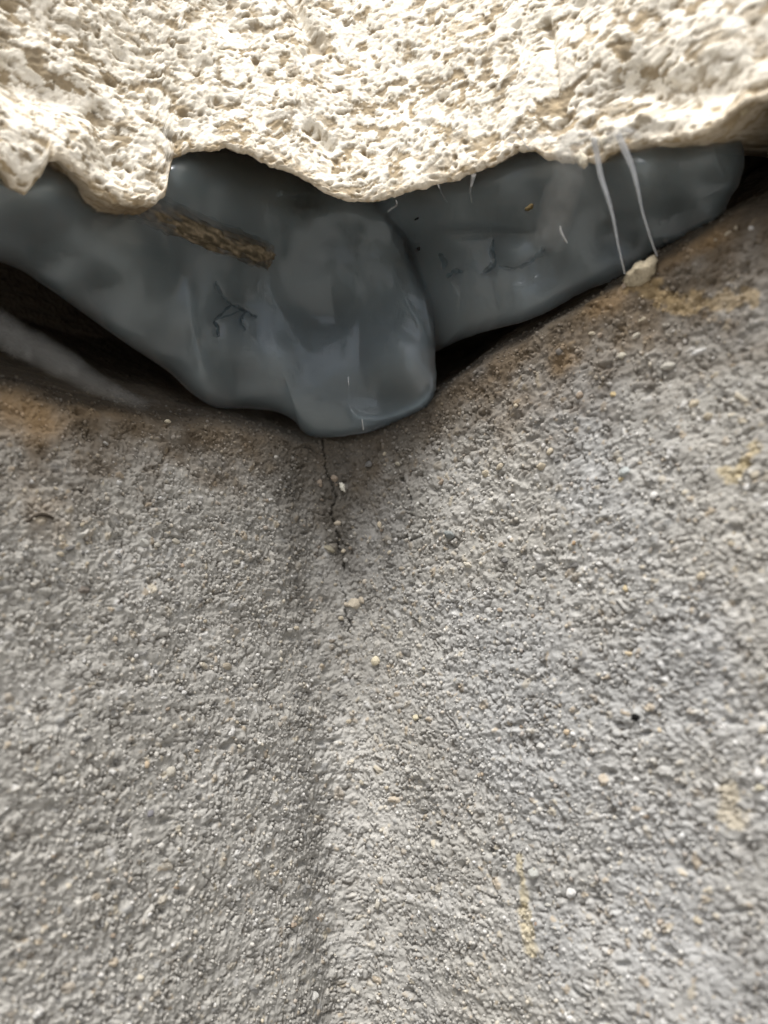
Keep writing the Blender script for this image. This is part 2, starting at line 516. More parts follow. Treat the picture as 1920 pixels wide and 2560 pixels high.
def angular(v, rs_, cuts=9, keep=0.58, rough=0.07):
    """knock flat facets off a ball so that it looks like broken mineral"""
    r = np.random.default_rng(rs_)
    p = v.copy()
    for _ in range(cuts):
        n = r.normal(size=3); n /= np.linalg.norm(n)
        h = keep + (1 - keep) * r.random() * 0.8
        d = p @ n
        p = p - np.where(d > h, d - h, 0)[:, None] * n
    return p * (1 + rough * r.normal(size=(len(p), 1)))

IV, IF = ico(1)
IV2, IF2 = ico(2)
GRAIN_ME = [fast_mesh("sand_grain", angular(IV, 300 + i), IF, MAT_GRAIN, smooth=(i % 3 == 0)) for i in range(9)]
C_CEM, C_TAN, C_BRN, C_WHT, C_DRK, C_GLS = (.37, .36, .34), (.50, .43, .31), (.29, .21, .14), (.70, .70, .70), (.07, .07, .075), (.42, .47, .48)
def make_grain(px, py, wpx, hpx, col, rot=None, sink=0.42, mesh=None, thick=0.75):
    s, z, o = wall_at(px, py)
    p, t, u, n = wall_frame(s, z, o)
    k = p.length and (Vector((p.x, p.y, p.z - CAM_Z)).length / F_PX)     # metres per photo pixel there
    a = wpx * k / 2 * 1.15; b = hpx * k / 2 * 0.95; c = min(a, b) * thick
    col = tuple(0.65 * v + 0.35 * w for v, w in zip(col, (.36, .35, .33)))
    ob = bpy.data.objects.new("sand_grain", mesh or random.choice(GRAIN_ME))
    rot = random.uniform(-0.5, 0.5) if rot is None else rot
    X = t * math.cos(rot) + u * math.sin(rot); Y = u * math.cos(rot) - t * math.sin(rot)
    q = p + n * (c * (0.75 - sink))
    m = Matrix.Identity(4)
    for i in range(3):
        m[i][0], m[i][1], m[i][2], m[i][3] = X[i] * a, Y[i] * b, n[i] * c, q[i]
    ob.matrix_basis = m
    ob.color = (*col, 1)
    link(ob, wall)
    ob.matrix_parent_inverse = WALL_INV
    return ob
# the ones that stand out in the photograph: x, y, width, height, colour
KNOWN = [(1252, 1165, 26, 17, C_TAN), (1355, 1165, 22, 24, C_TAN), (1290, 1015, 13, 13, C_TAN), (1533, 987, 17, 16, (.62, .47, .22)), (1450, 990, 18, 24, C_BRN),
         (1376, 1130, 20, 22, C_TAN), (1216, 1183, 18, 24, C_TAN), (1105, 1205, 13, 17, C_BRN), (1126, 1336, 30, 26, (.16, .19, .20)), (1562, 1182, 32, 26, C_GLS),
         (1553, 1198, 14, 12, (.62, .50, .25)), (1172, 1412, 24, 18, (.58, .54, .45)), (1262, 1402, 22, 15, C_DRK), (1437, 1413, 20, 18, C_DRK), (1252, 1362, 15, 14, C_BRN),
         (1565, 1472, 14, 20, (.66, .53, .30)), (1250, 1525, 16, 12, C_BRN), (1435, 1358, 13, 12, (.40, .24, .10)), (1255, 1365, 14, 12, C_TAN), (1394, 1153, 16, 11, C_DRK),
         (1735, 1010, 26, 24, C_TAN), (1772, 1040, 20, 24, C_TAN), (1745, 880, 40, 14, C_WHT), (1670, 915, 36, 22, (.5, .48, .43)), (1868, 1220, 20, 18, C_WHT),
         (1635, 1240, 24, 22, C_WHT), (1500, 1410, 18, 14, C_WHT), (1755, 1440, 26, 22, C_TAN), (1770, 1435, 16, 14, (.5, .37, .2)), (1828, 1360, 18, 16, C_TAN),
         (1575, 1635, 22, 18, (.6, .48, .3)), (1810, 1820, 14, 22, C_WHT), (1895, 1935, 22, 34, C_WHT), (1900, 1970, 26, 18, (.6, .56, .42)), (1912, 1998, 18, 14, C_WHT),
         (1418, 1830, 18, 16, (.55, .42, .27)), (1648, 1825, 14, 14, (.6, .5, .35)), (1335, 2185, 28, 30, (.42, .44, .42)), (1427, 2232, 26, 24, C_WHT),
         (1440, 2128, 16, 14, C_WHT), (1370, 2262, 20, 10, (.5, .5, .47)), (1352, 1865, 22, 18, (.56, .56, .55)), (1510, 2040, 22, 14, C_WHT), (1428, 2548, 22, 18, C_WHT),
         (1590, 1948, 18, 14, C_WHT), (1560, 1945, 10, 10, C_WHT), (1483, 1847, 9, 9, C_DRK), (1470, 1850, 14, 14, C_DRK), (1272, 2155, 10, 8, C_WHT),
         (1745, 2300, 20, 18, C_TAN), (1340, 2310, 9, 10, (.22, .12, .06)), (836, 1196, 18, 22, C_BRN), (800, 1207, 14, 26, C_BRN), (845, 1308, 22, 15, (.47, .40, .30)),
         (950, 1312, 12, 22, (.52, .44, .31)), (955, 1325, 10, 10, C_BRN), (822, 1372, 30, 18, (.25, .22, .14)), (848, 1350, 16, 12, C_TAN), (858, 1378, 13, 12, C_TAN),
         (885, 1510, 30, 32, (.52, .45, .34)), (866, 1512, 14, 14, (.50, .43, .33)), (852, 1545, 13, 13, C_TAN), (905, 1500, 14, 22, (.47, .40, .30)),
         (940, 1652, 24, 28, (.74, .66, .47)), (785, 1528, 14, 14, C_TAN), (740, 1570, 16, 14, C_TAN), (725, 1575, 18, 14, (.58, .57, .54)), (1045, 1260, 10, 14, (.55, .55, .52)),
         (912, 1455, 12, 20, (.50, .44, .36)), (962, 1135, 12, 11, C_TAN), (1100, 1126, 12, 12, C_TAN), (995, 1160, 16, 14, (.3, .27, .2)), (922, 1162, 20, 20, C_DRK),
         (420, 1054, 18, 13, (.62, .55, .40)), (80, 1205, 13, 14, C_WHT), (298, 1207, 14, 14, C_WHT), (176, 1371, 24, 14, C_DRK), (206, 1383, 12, 14, C_DRK), (218, 1380, 12, 8, C_WHT),
         (207, 1474, 28, 24, (.12, .09, .07)), (360, 1357, 26, 24, (.5, .5, .47)), (392, 1363, 20, 16, (.55, .53, .47)), (438, 1355, 24, 20, (.40, .37, .30)), (452, 1414, 16, 13, (.62, .45, .32)),
         (205, 1312, 16, 10, C_TAN), (150, 1385, 18, 14, (.52, .45, .33)), (500, 1500, 13, 14, C_DRK), (442, 1510, 12, 14, C_DRK), (448, 1722, 18, 12, C_WHT), (410, 1745, 20, 10, C_WHT),
         (210, 1652, 8, 14, C_WHT), (340, 1640, 12, 10, C_WHT), (565, 1665, 26, 22, (.35, .30, .22)), (366, 1912, 14, 18, (.6, .46, .3)), (425, 1930, 30, 26, (.5, .47, .4)),
         (218, 1845, 22, 16, C_DRK), (498, 1858, 22, 14, C_DRK), (492, 1877, 14, 9, (.35, .25, .13)), (190, 2112, 14, 24, C_WHT), (297, 2050, 24, 14, C_DRK), (375, 2035, 20, 16, (.13, .13, .17)),
         (404, 2115, 20, 18, (.56, .55, .52)), (375, 2285, 12, 9, C_WHT), (380, 2510, 14, 9, C_WHT), (440, 2220, 18, 9, (.3, .2, .12)), (945, 2260, 16, 26, (.50, .47, .40)),
         (785, 2490, 18, 24, (.60, .60, .58)), (793, 2297, 8, 9, (.33, .15, .06)), (905, 1955, 12, 16, (.52, .47, .36)), (872, 1940, 16, 16, (.36, .33, .28)), (1040, 1795, 18, 18, (.6, .54, .36)),
         (1170, 1815, 11, 12, (.6, .58, .5)), (1070, 1965, 10, 14, C_DRK), (1022, 2120, 14, 14, (.6, .6, .58)), (1000, 2155, 8, 12, C_WHT), (690, 1990, 12, 24, (.52, .50, .45)),
         (1565, 715, 20, 20, C_BRN), (1480, 835, 18, 14, C_TAN), (1590, 840, 22, 15, (.5, .46, .38)), (1605, 800, 20, 13, C_TAN), (1500, 838, 13, 15, C_BRN), (1400, 880, 20, 20, (.06, .045, .035)),
         (1660, 600, 12, 12, C_WHT), (1820, 585, 16, 12, C_TAN), (1878, 572, 12, 12, C_WHT), (1790, 600, 12, 12, C_TAN), (1840, 570, 10, 10, C_TAN), (1555, 890, 26, 18, (.54, .51, .42))]
for k in KNOWN: make_grain(*k)
PALR = [C_CEM, C_CEM, C_CEM, C_CEM, C_TAN, (.43, .38, .30), C_WHT, (.55, .53, .49), C_BRN, C_DRK, (.22, .22, .22)]
n_more = 295 - len(KNOWN)
for i in range(n_more):
    for _ in range(30):
        px, py = random.uniform(20, 1900), random.uniform(1000, 2540)
        s_, z_, o_ = wall_at(px, py)
        if z_ < rim(s_) - 1.5: break
    w = random.uniform(10, 15)
    make_grain(px, py, w, w * random.uniform(0.6, 1.0), random.choice(PALR))

# all the finer grains, past counting
N = 15000
gs = rng.uniform(-62, 62, N); gz = rng.uniform(-50, 1, N)
gz = gz + (rim(gs) + 6 - gz) * (rng.random(N) < 0.0)
gz = -50 + (rim(gs) + 5 + 50) * rng.random(N) ** 0.9
rad = 0.11 + 0.24 * rng.random(N) ** 2.6
go = surf(gs, gz) + rad * 0.15
cx, cy, nx, ny = WALL.at(gs, go)
ctr = np.stack([cx, cy, gz], -1)
base = np.stack([angular(IV[:12], 500 + i, 5, 0.7, 0.1) for i in range(16)])
_, IF0 = ico(0)
var = rng.integers(0, 16, N)
ang = rng.uniform(0, 6.28, N)
vv = base[var] * np.stack([rad * rng.uniform(.8, 1.35, N), rad * .8, rad * rng.uniform(.7, 1.1, N)], -1)[:, None, :]
ca, sn = np.cos(ang)[:, None], np.sin(ang)[:, None]
vv = np.stack([vv[..., 0] * ca - vv[..., 2] * sn, vv[..., 1], vv[..., 0] * sn + vv[..., 2] * ca], -1)
vv = (vv + ctr[:, None, :]) * MM; vv[..., 2] += CAM_Z
pal = np.array([C_CEM] * 7 + [C_TAN, (.45, .41, .34), (.55, .53, .49), C_BRN, (.18, .18, .18), C_WHT, C_DRK], np.float32)
gc = pal[rng.integers(0, len(pal), N)] * rng.uniform(.8, 1.1, (N, 1))
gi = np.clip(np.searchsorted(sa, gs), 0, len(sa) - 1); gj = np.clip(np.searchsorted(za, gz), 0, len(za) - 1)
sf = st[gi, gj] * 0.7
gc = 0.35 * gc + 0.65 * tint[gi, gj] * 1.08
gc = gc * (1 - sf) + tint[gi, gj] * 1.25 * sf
faces = (IF0[None] + (np.arange(N) * 12)[:, None, None]).reshape(-1, 3)
me = fast_mesh("sand", vv.reshape(-1, 3), faces, MAT_SAND, {"tint": np.repeat(gc, 12, 0)}, smooth=True)
tag(link(bpy.data.objects.new("sand", me), wall), kind="stuff").matrix_parent_inverse = WALL_INV

# ------------------------------------------------------------------ limestone block above
EDGE_PX = [(-300, 480), (-120, 470), (-20, 440), (15, 480), (50, 502), (80, 470), (100, 428), (132, 430), (170, 452), (215, 488), (260, 512), (320, 522), (385, 520), (412, 490),
           (420, 440), (434, 398), (470, 378), (520, 372), (565, 366), (610, 385), (650, 408), (700, 432), (750, 450), (790, 480), (835, 502), (885, 512), (930, 510), (990, 498), (1050, 480),
           (1120, 458), (1180, 440), (1240, 412), (1290, 380), (1335, 374), (1375, 398), (1400, 402), (1440, 395), (1480, 398), (1530, 372), (1590, 352), (1640, 352), (1690, 357),
           (1740, 345), (1790, 318), (1840, 290), (1880, 262), (1920, 240), (2000, 195), (2250, 90)]
OS = 7.0
es, ez = hit(STONE, [p[0] for p in EDGE_PX], [p[1] for p in EDGE_PX], OS)
order = np.argsort(es); es, ez = es[order], ez[order]
s2 = axis(-84, 84, 0.165, 0.24, -900, 900, 0.0)
edge = np.interp(s2, es, ez)
edge = edge + 0.45 * fbm(s2 / 1.6, s2 * 0, 301, 3, 0.6)
edge = np.where(s2 < es[0], ez[0], np.where(s2 > es[-1], ez[-1], edge))
tf = axis(0, 46, 0.16, 0.17, 0, 330, 0.0)          # up the face
RB = 0.8                                            # rounding of the lower edge
arc = np.linspace(0, 1, 16)[1:] * R(84)
tu = np.concatenate([np.arange(0.2, 6, 0.2), 6 * 1.15 ** np.arange(1, 18)])
# profile of (out, up) and the outward direction along it
po = np.concatenate([-(RB - RB * np.cos(arc[-1])) - tu[::-1] * 0.985, -(RB - RB * np.cos(arc))[::-1], np.zeros(len(tf))])
pz = np.concatenate([-RB * np.sin(arc[-1]) + tu[::-1] * 0.0, -RB * np.sin(arc)[::-1], tf]) + RB
no = np.concatenate([np.full(len(tu), math.cos(arc[-1])), np.cos(arc)[::-1], np.ones(len(tf))])
nz = np.concatenate([np.full(len(tu), -math.sin(arc[-1])), -np.sin(arc)[::-1], np.zeros(len(tf))])
ll = np.concatenate([-RB * arc[-1] - tu[::-1], -RB * arc[::-1], tf])
A, L = np.meshgrid(s2, ll, indexing='ij'); A = A.astype(np.float32); L = L.astype(np.float32)
# the traced edge fades into a straight block higher up; detail stays level with the stone, not with the edge
ker = np.exp(-np.linspace(-2.5, 2.5, 241) ** 2); ker /= ker.sum()
esm = np.interp(s2, es, np.interp(es, es, ez))
fine_s = np.arange(-110, 110, 0.1); fe = np.interp(fine_s, s2, edge)
fe = np.convolve(np.pad(fe, 120, mode='edge'), ker, mode='valid')
esm = np.where(np.abs(s2) < 100, np.interp(s2, fine_s, fe), edge)
E = (edge[:, None] + (esm - edge)[:, None] * sstep(0, 15, ll)[None, :]).astype(np.float32)
V = E + L
nearS = (1 - sstep(84, 105, np.abs(A))) * (1 - sstep(50, 80, L)) * sstep(-16, -8, L)
wA = A + 0.9 * fbm(A / 3.5, V / 3.5, 303, 2); wV = V + 0.7 * fbm(A / 3.5, V / 3.5, 306, 2)
big = 1.6 * fbm(A / 19, V / 15, 310, 3)
d = big + nearS * (0.30 * fbm(A / 5.2, V / 3.6, 320, 4) + 0.16 * fbm(wA / 1.5, wV / 1.0, 330, 4, 0.6))
def pits(cx, cy, k, dens, r0, r1):
    d1, d2, idn = worley(wA / cx, wV / cy, k)
    r = r0 + (r1 - r0) * ((idn * 7.31) % 1)
    on = ((idn * 13.7) % 1) < dens
    return np.where(on, sstep(0, 1, np.clip(1.25 * (1 - d1 / r), 0, 1)), 0), idn
p1, i1 = pits(2.6, 1.7, 340, 0.55, 0.20, 0.42)
p2, i2 = pits(1.3, 0.85, 350, 0.55, 0.22, 0.45)
p3, i3 = pits(5.2, 4.0, 360, 0.35, 0.12, 0.30)
m1 = sstep(0.02, 0.26, fbm(wA / 1.9, wV / 1.05, 341, 4, 0.6))
m2 = sstep(0.16, 0.42, fbm(wA / 0.95, wV / 0.6, 351, 3, 0.6))
blow = ((i1 * 17.3) % 1) < 0.16                      # only a few round blow-holes
p1 = np.where(blow, p1, 0); p2 = np.where(((i2 * 17.3) % 1) < 0.12, p2, 0)
d -= nearS * (0.16 * m1 + 0.10 * m2 + 0.5 * p1 + 0.3 * p2 + 0.5 * p3 * ((i3 * 9.1) % 1 < 0.5))
d += nearS * (0.11 * fbm(wA / 0.5, wV / 0.36, 355, 3, 0.6))
# chiselled gouges and a vertical seam
for line, w, dep in (([(700, -20), (745, 60), (800, 165)], 1.0, 1.5), ([(1360, 90), (1382, 170), (1392, 275)], 0.5, 0.8), ([(545, 30), (600, 130)], 2.2, 1.0),
                     ([(775, 372), (835, 410)], 0.8, 1.0), ([(1590, 240), (1670, 300), (1800, 255)], 2.6, 1.5), ([(1600, 330), (1720, 330)], 1.0, -1.0),
                     ([(20, 250), (230, 330), (280, 440)], 2.5, 1.4)):
    ls, lz = hit(STONE, [p[0] for p in line], [p[1] for p in line], OS)
    q, al = polydist(wA, wV - RB, list(zip(ls, lz)))
    d -= dep * np.exp(-(q / w) ** 2)
side = 2.4 * np.exp(-((A + 40) / 14) ** 2) + 0.8 * np.exp(-((A - 2) / 14) ** 2)
d += side; big = big + side
flatness = 0.75 - 0.42 * np.exp(-((s2 + 27) / 9) ** 2) - 0.40 * np.exp(-((s2 - 50) / 10) ** 2)
rise = np.concatenate([tu[::-1], np.zeros(len(arc) + len(tf))])
small = d - big
SO = OS + po[None, :] + d * no[None, :] + big * (1 - no[None, :])
SZ = E + pz[None, :] + 0.6 * small * nz[None, :] + rise[None, :] * flatness[:, None]
xx, yy, _, _ = STONE.at(A.ravel().astype(float), SO.ravel().astype(float))
sco = np.stack([xx * MM, yy * MM, SZ.ravel() * MM + CAM_Z], -1)
stt = np.empty(A.shape + (3,), np.float32); stt[:] = rgb(0.79, 0.752, 0.672)
stt *= (1 + 0.05 * fbm(A / 9, V / 9, 370, 3) + 0.05 * fbm(A / 1.2, V / 0.8, 375, 3))[..., None]
pale = sstep(0.1, 0.6, fbm(wA / 1.7, wV / 1.1, 380, 3))[..., None] * 0.6
stt = stt * (1 - pale) + rgb(0.82, 0.795, 0.735) * pale
ochre = np.clip(1.0 * sstep(0.25, 0.9, m1) * (0.55 + 0.45 * sstep(-0.3, 0.4, fbm(A / 4, V / 3, 386, 2))) + 0.55 * m2 + 0.7 * p1 + 0.5 * p2, 0, 0.85)[..., None]
oc = rgb(0.26, 0.195, 0.11) * (1 + 0.35 * fbm(A / 2, V / 2, 390, 3))[..., None]
stt = stt * (1 - ochre) + oc * ochre
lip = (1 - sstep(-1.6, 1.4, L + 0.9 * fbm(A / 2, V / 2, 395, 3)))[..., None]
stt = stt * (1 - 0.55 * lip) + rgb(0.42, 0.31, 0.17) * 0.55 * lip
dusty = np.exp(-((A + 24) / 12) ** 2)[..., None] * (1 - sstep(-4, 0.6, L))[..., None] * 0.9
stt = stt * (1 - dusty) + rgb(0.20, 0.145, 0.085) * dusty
stt = np.clip(stt, 0.02, 0.86)
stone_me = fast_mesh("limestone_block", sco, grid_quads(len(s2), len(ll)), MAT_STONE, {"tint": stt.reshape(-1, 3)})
stone = tag(link(bpy.data.objects.new("limestone_block", stone_me)),
            "rough cream limestone block with brown pits overhanging the sealed joint", "stone block")

# ------------------------------------------------------------------ silicone sealant
def catmull(pts, per, closed=True):
    P = np.array(pts, float); n = len(P); out = []
    for i in range(n if closed else n - 1):
        if closed: a, b, c, d_ = P[(i - 1) % n], P[i], P[(i + 1) % n], P[(i + 2) % n]
        else: a, b, c, d_ = P[max(i - 1, 0)], P[i], P[i + 1], P[min(i + 2, n - 1)]
        for t in np.linspace(0, 1, per, endpoint=False):
            out.append(0.5 * ((2 * b) + (c - a) * t + (2 * a - 5 * b + 4 * c - d_) * t * t + (3 * b - a - 3 * c + d_) * t ** 3))
    if not closed: out.append(P[-1])
    return np.array(out)

def spread(px, py, ctrl, power=2.4):
    w = 0; v = 0
    for x, y, o in ctrl:
        k = 1 / ((px - x) ** 2 + (py - y) ** 2 + 55 ** 2) ** (power / 2)
        w = w + k; v = v + k * o
    return v / w

SPLITS = []
def bead(name, centre, outline, ctrl, parent, grooves=(), ridges=(), dents=(), drop=5.0, edge_pow=5, seed=0, segs=720, rings=150, wave=0.5):
    b = catmull(outline, 40)
    seg = np.r_[0, np.cumsum(np.hypot(*np.diff(np.vstack([b, b[:1]]), axis=0).T))]
    t = np.linspace(0, seg[-1], segs, endpoint=False)
    bx = np.interp(t, seg, np.r_[b[:, 0], b[0, 0]]); by = np.interp(t, seg, np.r_[b[:, 1], b[0, 1]])
    wob = 2.2 * fbm(bx / 26, by / 26, 600 + seed, 3)
    bx = bx + wob; by = by + wob * 0.8
    r = np.sin(np.linspace(0, 1, rings) * math.pi / 2)
    PX = centre[0] + np.outer(r, bx - centre[0]); PY = centre[1] + np.outer(r, by - centre[1])
    RR = np.repeat(r[:, None], segs, 1)
    o = spread(PX, PY, ctrl) + wave * fbm(PX / 150, PY / 170, 610 + seed, 3) + 0.05 * fbm(PX / 18, PY / 22, 615 + seed, 2)
    o = o - drop * (1 - np.sqrt(np.clip(1 - RR ** edge_pow, 0, 1)))
    dirt = np.zeros_like(PX)
    JX = PX + 5 * fbm(PX / 22, PY / 22, 620 + seed, 2); JY = PY + 5 * fbm(PX / 22, PY / 22, 625 + seed, 2)
    for line, w, dep in grooves:
        q, al = polydist(JX, JY, catmull(line, 8, False) if len(line) > 2 else line)
        taper = np.clip(np.minimum(al, 1 - al) * 5 + 0.35, 0, 1)
        k = np.exp(-(q / (0.9 * w * taper)) ** 2)
        o = o - dep * 0.3 * k
        dirt = np.maximum(dirt, 0.8 * np.exp(-(q / (0.75 * w * taper)) ** 2) + 0.14 * np.exp(-(q / (3.2 * w)) ** 2))
    for line, w, dep in grooves:                       # dark splits inside the body
        cl = catmull(line, 8, False) if len(line) > 2 else np.linspace(line[0], line[1], 8)
        cx_, cy_ = cl[:, 0] + 3 * fbm(cl[:, 0] / 9, cl[:, 1] / 9, 626, 2), cl[:, 1] + 3 * fbm(cl[:, 0] / 9, cl[:, 1] / 9, 627, 2)
        co_ = spread(cx_, cy_, ctrl) - 1.7 - 0.6 * fbm(cx_ / 20, cy_ / 20, 629, 2) - (0.6 if seed == 3 else 0)
        s_, z_ = hit(SEAL, cx_, cy_, co_)
        e_ = np.linspace(0, 1, len(cl))
        wd = w * (0.55 + 0.5 * np.sin(e_ * math.pi)) * (0.8 + 0.5 * fbm(e_ * 6 + w, e_ * 0, 628, 2)) * 0.7 * 0.118 / F_PX
        SPLITS.append((world_of(SEAL, s_, z_, co_), wd))
    for line, w, hgt in ridges:
        q, al = polydist(PX, PY, catmull(line, 8, False) if len(line) > 2 else line)
        o = o + hgt * np.exp(-(q / w) ** 2) * np.clip(np.minimum(al, 1 - al) * 6, 0, 1)
    for x, y, rx, ry, dep in dents:
        o = o - dep * np.exp(-((PX - x) / rx) ** 2 - ((PY - y) / ry) ** 2)
    front = world_of(SEAL, *(lambda sz: (sz[0], sz[1]))(hit(SEAL, PX.ravel(), PY.ravel(), o.ravel())), o.ravel())
    # the hidden back: the outline again, set into the joint
    rb = r[::10][::-1]
    BX = centre[0] + np.outer(rb, bx - centre[0]); BY = centre[1] + np.outer(rb, by - centre[1])
    ob = spread(BX, BY, ctrl) - drop - 1.0
    sb, zb = hit(SEAL, BX.ravel(), BY.ravel(), ob.ravel())
    back = world_of(SEAL, sb, zb, ob.ravel())
    n_r = rings + len(rb)
    idx = np.arange(n_r * segs).reshape(n_r, segs); nxt = np.roll(idx, -1, 1)
    q = np.stack([idx[:-1], nxt[:-1], nxt[1:], idx[1:]], -1).reshape(-1, 4)
    me = fast_mesh(name, np.vstack([front, back]), q, MAT_SEAL, {"dirt": np.concatenate([dirt.ravel(), np.zeros(len(back))])})
    return link(bpy.data.objects.new(name, me), parent)

seal = bpy.data.objects.new("silicone_sealant", None)
seal.empty_display_size = 0.01
seal.location = (CORNER[0] * MM, (CORNER[1] - 8) * MM, CAM_Z + 0.034)
link(seal)
tag(seal, "translucent grey silicone sealant smeared along the joint under the limestone", "sealant")
bpy.context.view_layer.update()
inv = seal.matrix_world.inverted()
def under(o):
    o.matrix_parent_inverse = inv
    return o

right_bead = under(bead("bead", (1400, 560),
    [(905, 420), (1100, 360), (1300, 320), (1500, 290), (1690, 290), (1805, 300), (1848, 340), (1862, 400), (1850, 455), (1822, 505), (1800, 560), (1745, 600), (1670, 622), (1560, 690), (1470, 725),
     (1390, 770), (1300, 808), (1225, 826), (1150, 850), (1085, 880), (1000, 880), (930, 760), (890, 560)],
    [(950, 480, 8.0), (1100, 470, 8.0), (1240, 440, 7.5), (1400, 430, 7.0), (1600, 420, 6.0), (1780, 380, 3.0), (1000, 650, 0.0), (1150, 740, 2.0), (1260, 760, 2.2), (1400, 690, -0.5), (1560, 600, -4.0),
     (1700, 560, -5.0), (1790, 480, -2.5), (1830, 400, -2.0), (1230, 620, 1.2), (1060, 840, -1.5), (1400, 560, 2.0)],
    seal,
    grooves=[([(1232, 598), (1229, 628), (1236, 656), (1222, 672), (1206, 682)], 12, 1.0), ([(1250, 664), (1280, 672), (1312, 662), (1334, 646)], 6, 0.6), ([(1330, 650), (1352, 632), (1358, 618)], 11, 0.6),
             ([(1098, 636), (1112, 655), (1108, 672)], 13, 0.8), ([(1118, 690), (1135, 680), (1154, 677)], 10, 0.5)],
    ridges=[([(1150, 672), (1185, 660), (1200, 680)], 4, 0.35), ([(1275, 712), (1310, 712), (1345, 690)], 4, 0.25), ([(1120, 700), (1140, 740), (1130, 800)], 8, 0.3), ([(1780, 330), (1790, 400), (1815, 450)], 7, 0.6)],
    dents=[(1560, 400, 170, 40, -1.2), (1000, 620, 70, 30, 0.8), (1200, 580, 130, 18, 0.5), (1290, 630, 40, 25, -0.7)], seed=3))
main_bead = under(bead("bead", (620, 640),
    [(-330, 380), (0, 360), (250, 380), (430, 330), (620, 330), (820, 420), (940, 440), (985, 520), (1030, 620), (1070, 720), (1086, 790), (1089, 870), (1090, 950), (1082, 1005), (1050, 1032),
     (985, 1058), (930, 1078), (870, 1090), (800, 1093), (760, 1082), (735, 1052), (690, 1030), (620, 1022), (540, 1018), (480, 985), (420, 930), (330, 870), (230, 800), (110, 715), (0, 655), (-330, 560)],
    [(-300, 460, 4.0), (0, 450, 7.0), (120, 480, 8.0), (300, 600, 2.2), (450, 420, 9.0), (560, 460, 8.5), (700, 480, 9.0), (860, 510, 10.0), (880, 620, 5.5), (100, 640, -2.5), (250, 740, -4.0), (400, 860, -3.5),
     (450, 700, -0.5), (600, 760, -0.8), (600, 950, -1.5), (750, 820, 2.0), (800, 980, 3.2), (950, 900, 4.2), (1000, 780, 3.0), (1040, 980, 4.2), (900, 1040, 4.0), (960, 520, 8.0), (1000, 660, 3.0)],
    seal,
    grooves=[([(540, 705), (556, 738), (578, 760)], 9, 0.7), ([(578, 760), (612, 776), (640, 792)], 8, 1.0), ([(578, 762), (555, 785), (534, 806)], 6, 0.9), ([(534, 806), (546, 820), (545, 840)], 9, 1.0),
             ([(612, 778), (603, 800), (612, 824)], 7, 1.0), ([(545, 800), (600, 778)], 3, 0.3)],
    ridges=[([(1087, 925), (1078, 975), (1050, 1008), (1000, 1032), (940, 1048), (890, 1040), (872, 1015)], 9, 1.1), ([(1056, 690), (1070, 790), (1084, 850)], 6, 0.3), ([(812, 872), (835, 858), (880, 838)], 5, 0.3),
            ([(470, 690), (486, 850), (520, 960)], 14, 0.35), ([(655, 700), (720, 800), (780, 900)], 16, 0.3), ([(690, 482), (730, 488), (770, 480)], 5, 0.5), ([(975, 650), (1010, 740), (1060, 830)], 6, 0.25)],
    dents=[(445, 425, 75, 50, -2.0), (90, 470, 90, 45, -2.0), (820, 790, 80, 60, 1.5), (965, 985, 80, 40, 1.4), (760, 500, 60, 30, 1.0), (900, 880, 18, 60, 0.8), (700, 900, 60, 50, -0.9), (1000, 880, 50, 60, -0.8)], seed=8, wave=0.8, edge_pow=5.5, drop=6.0))

def tube(name, pts, rad, mat, flat=1.0, seg=10, parent=None, closed=True, tint_=None):
    """a tapering strand through world points"""
    P = [Vector(p) for p in pts]
    vs_, fs = [], []
    prev = None
    for i, p in enumerate(P):
        d_ = (P[min(i + 1, len(P) - 1)] - P[max(i - 1, 0)]).normalized()
        side_ = Vector((0, 1, 0)).cross(d_)
        if side_.length < 1e-4: side_ = Vector((1, 0, 0))
        side_.normalize(); nrm = d_.cross(side_)
        for k in range(seg):
            a = 2 * math.pi * k / seg
            vs_.append(p + side_ * math.cos(a) * rad[i] + nrm * math.sin(a) * rad[i] * flat)
    for i in range(len(P) - 1):
        for k in range(seg):
            fs.append((i * seg + k, i * seg + (k + 1) % seg, (i + 1) * seg + (k + 1) % seg, (i + 1) * seg + k))
    fs.append(tuple(range(seg))[::-1]); fs.append(tuple(range((len(P) - 1) * seg, len(P) * seg)))
    me = bpy.data.meshes.new(name); me.from_pydata([tuple(v) for v in vs_], [], fs); me.update()
    me.materials.append(mat)
    for pl in me.polygons: pl.use_smooth = True
    return link(bpy.data.objects.new(name, me), parent)

def pts_on(plan, line, per=6):
    """x, y, offset triples to a smooth run of world points"""
    c = catmull(line, per, False)
    s, z = hit(plan, c[:, 0], c[:, 1], c[:, 2])
    return world_of(plan, s, z, c[:, 2])

def widths(line, per=6):
    w = [0.7 * l[3] for l in line]; n = (len(line) - 1) * per + 1
    return np.interp(np.linspace(0, len(line) - 1, n), range(len(line)), w) * 0.5 * 0.118 / F_PX

def strand(name, line, mat, plan=SEAL, flat=1.0, parent=None, per=6, seg=10):
    return tube(name, pts_on(plan, [l[:3] for l in line], per), widths(line, per), mat, flat, seg, parent)

m_split = mineral_material("dark_split", (0.012, 0.013, 0.014), 0.8, 0.2, 2000, 0.03)
for pts_, wd_ in SPLITS: under(tube("split", pts_, wd_, m_split, 1.4, 8, seal))
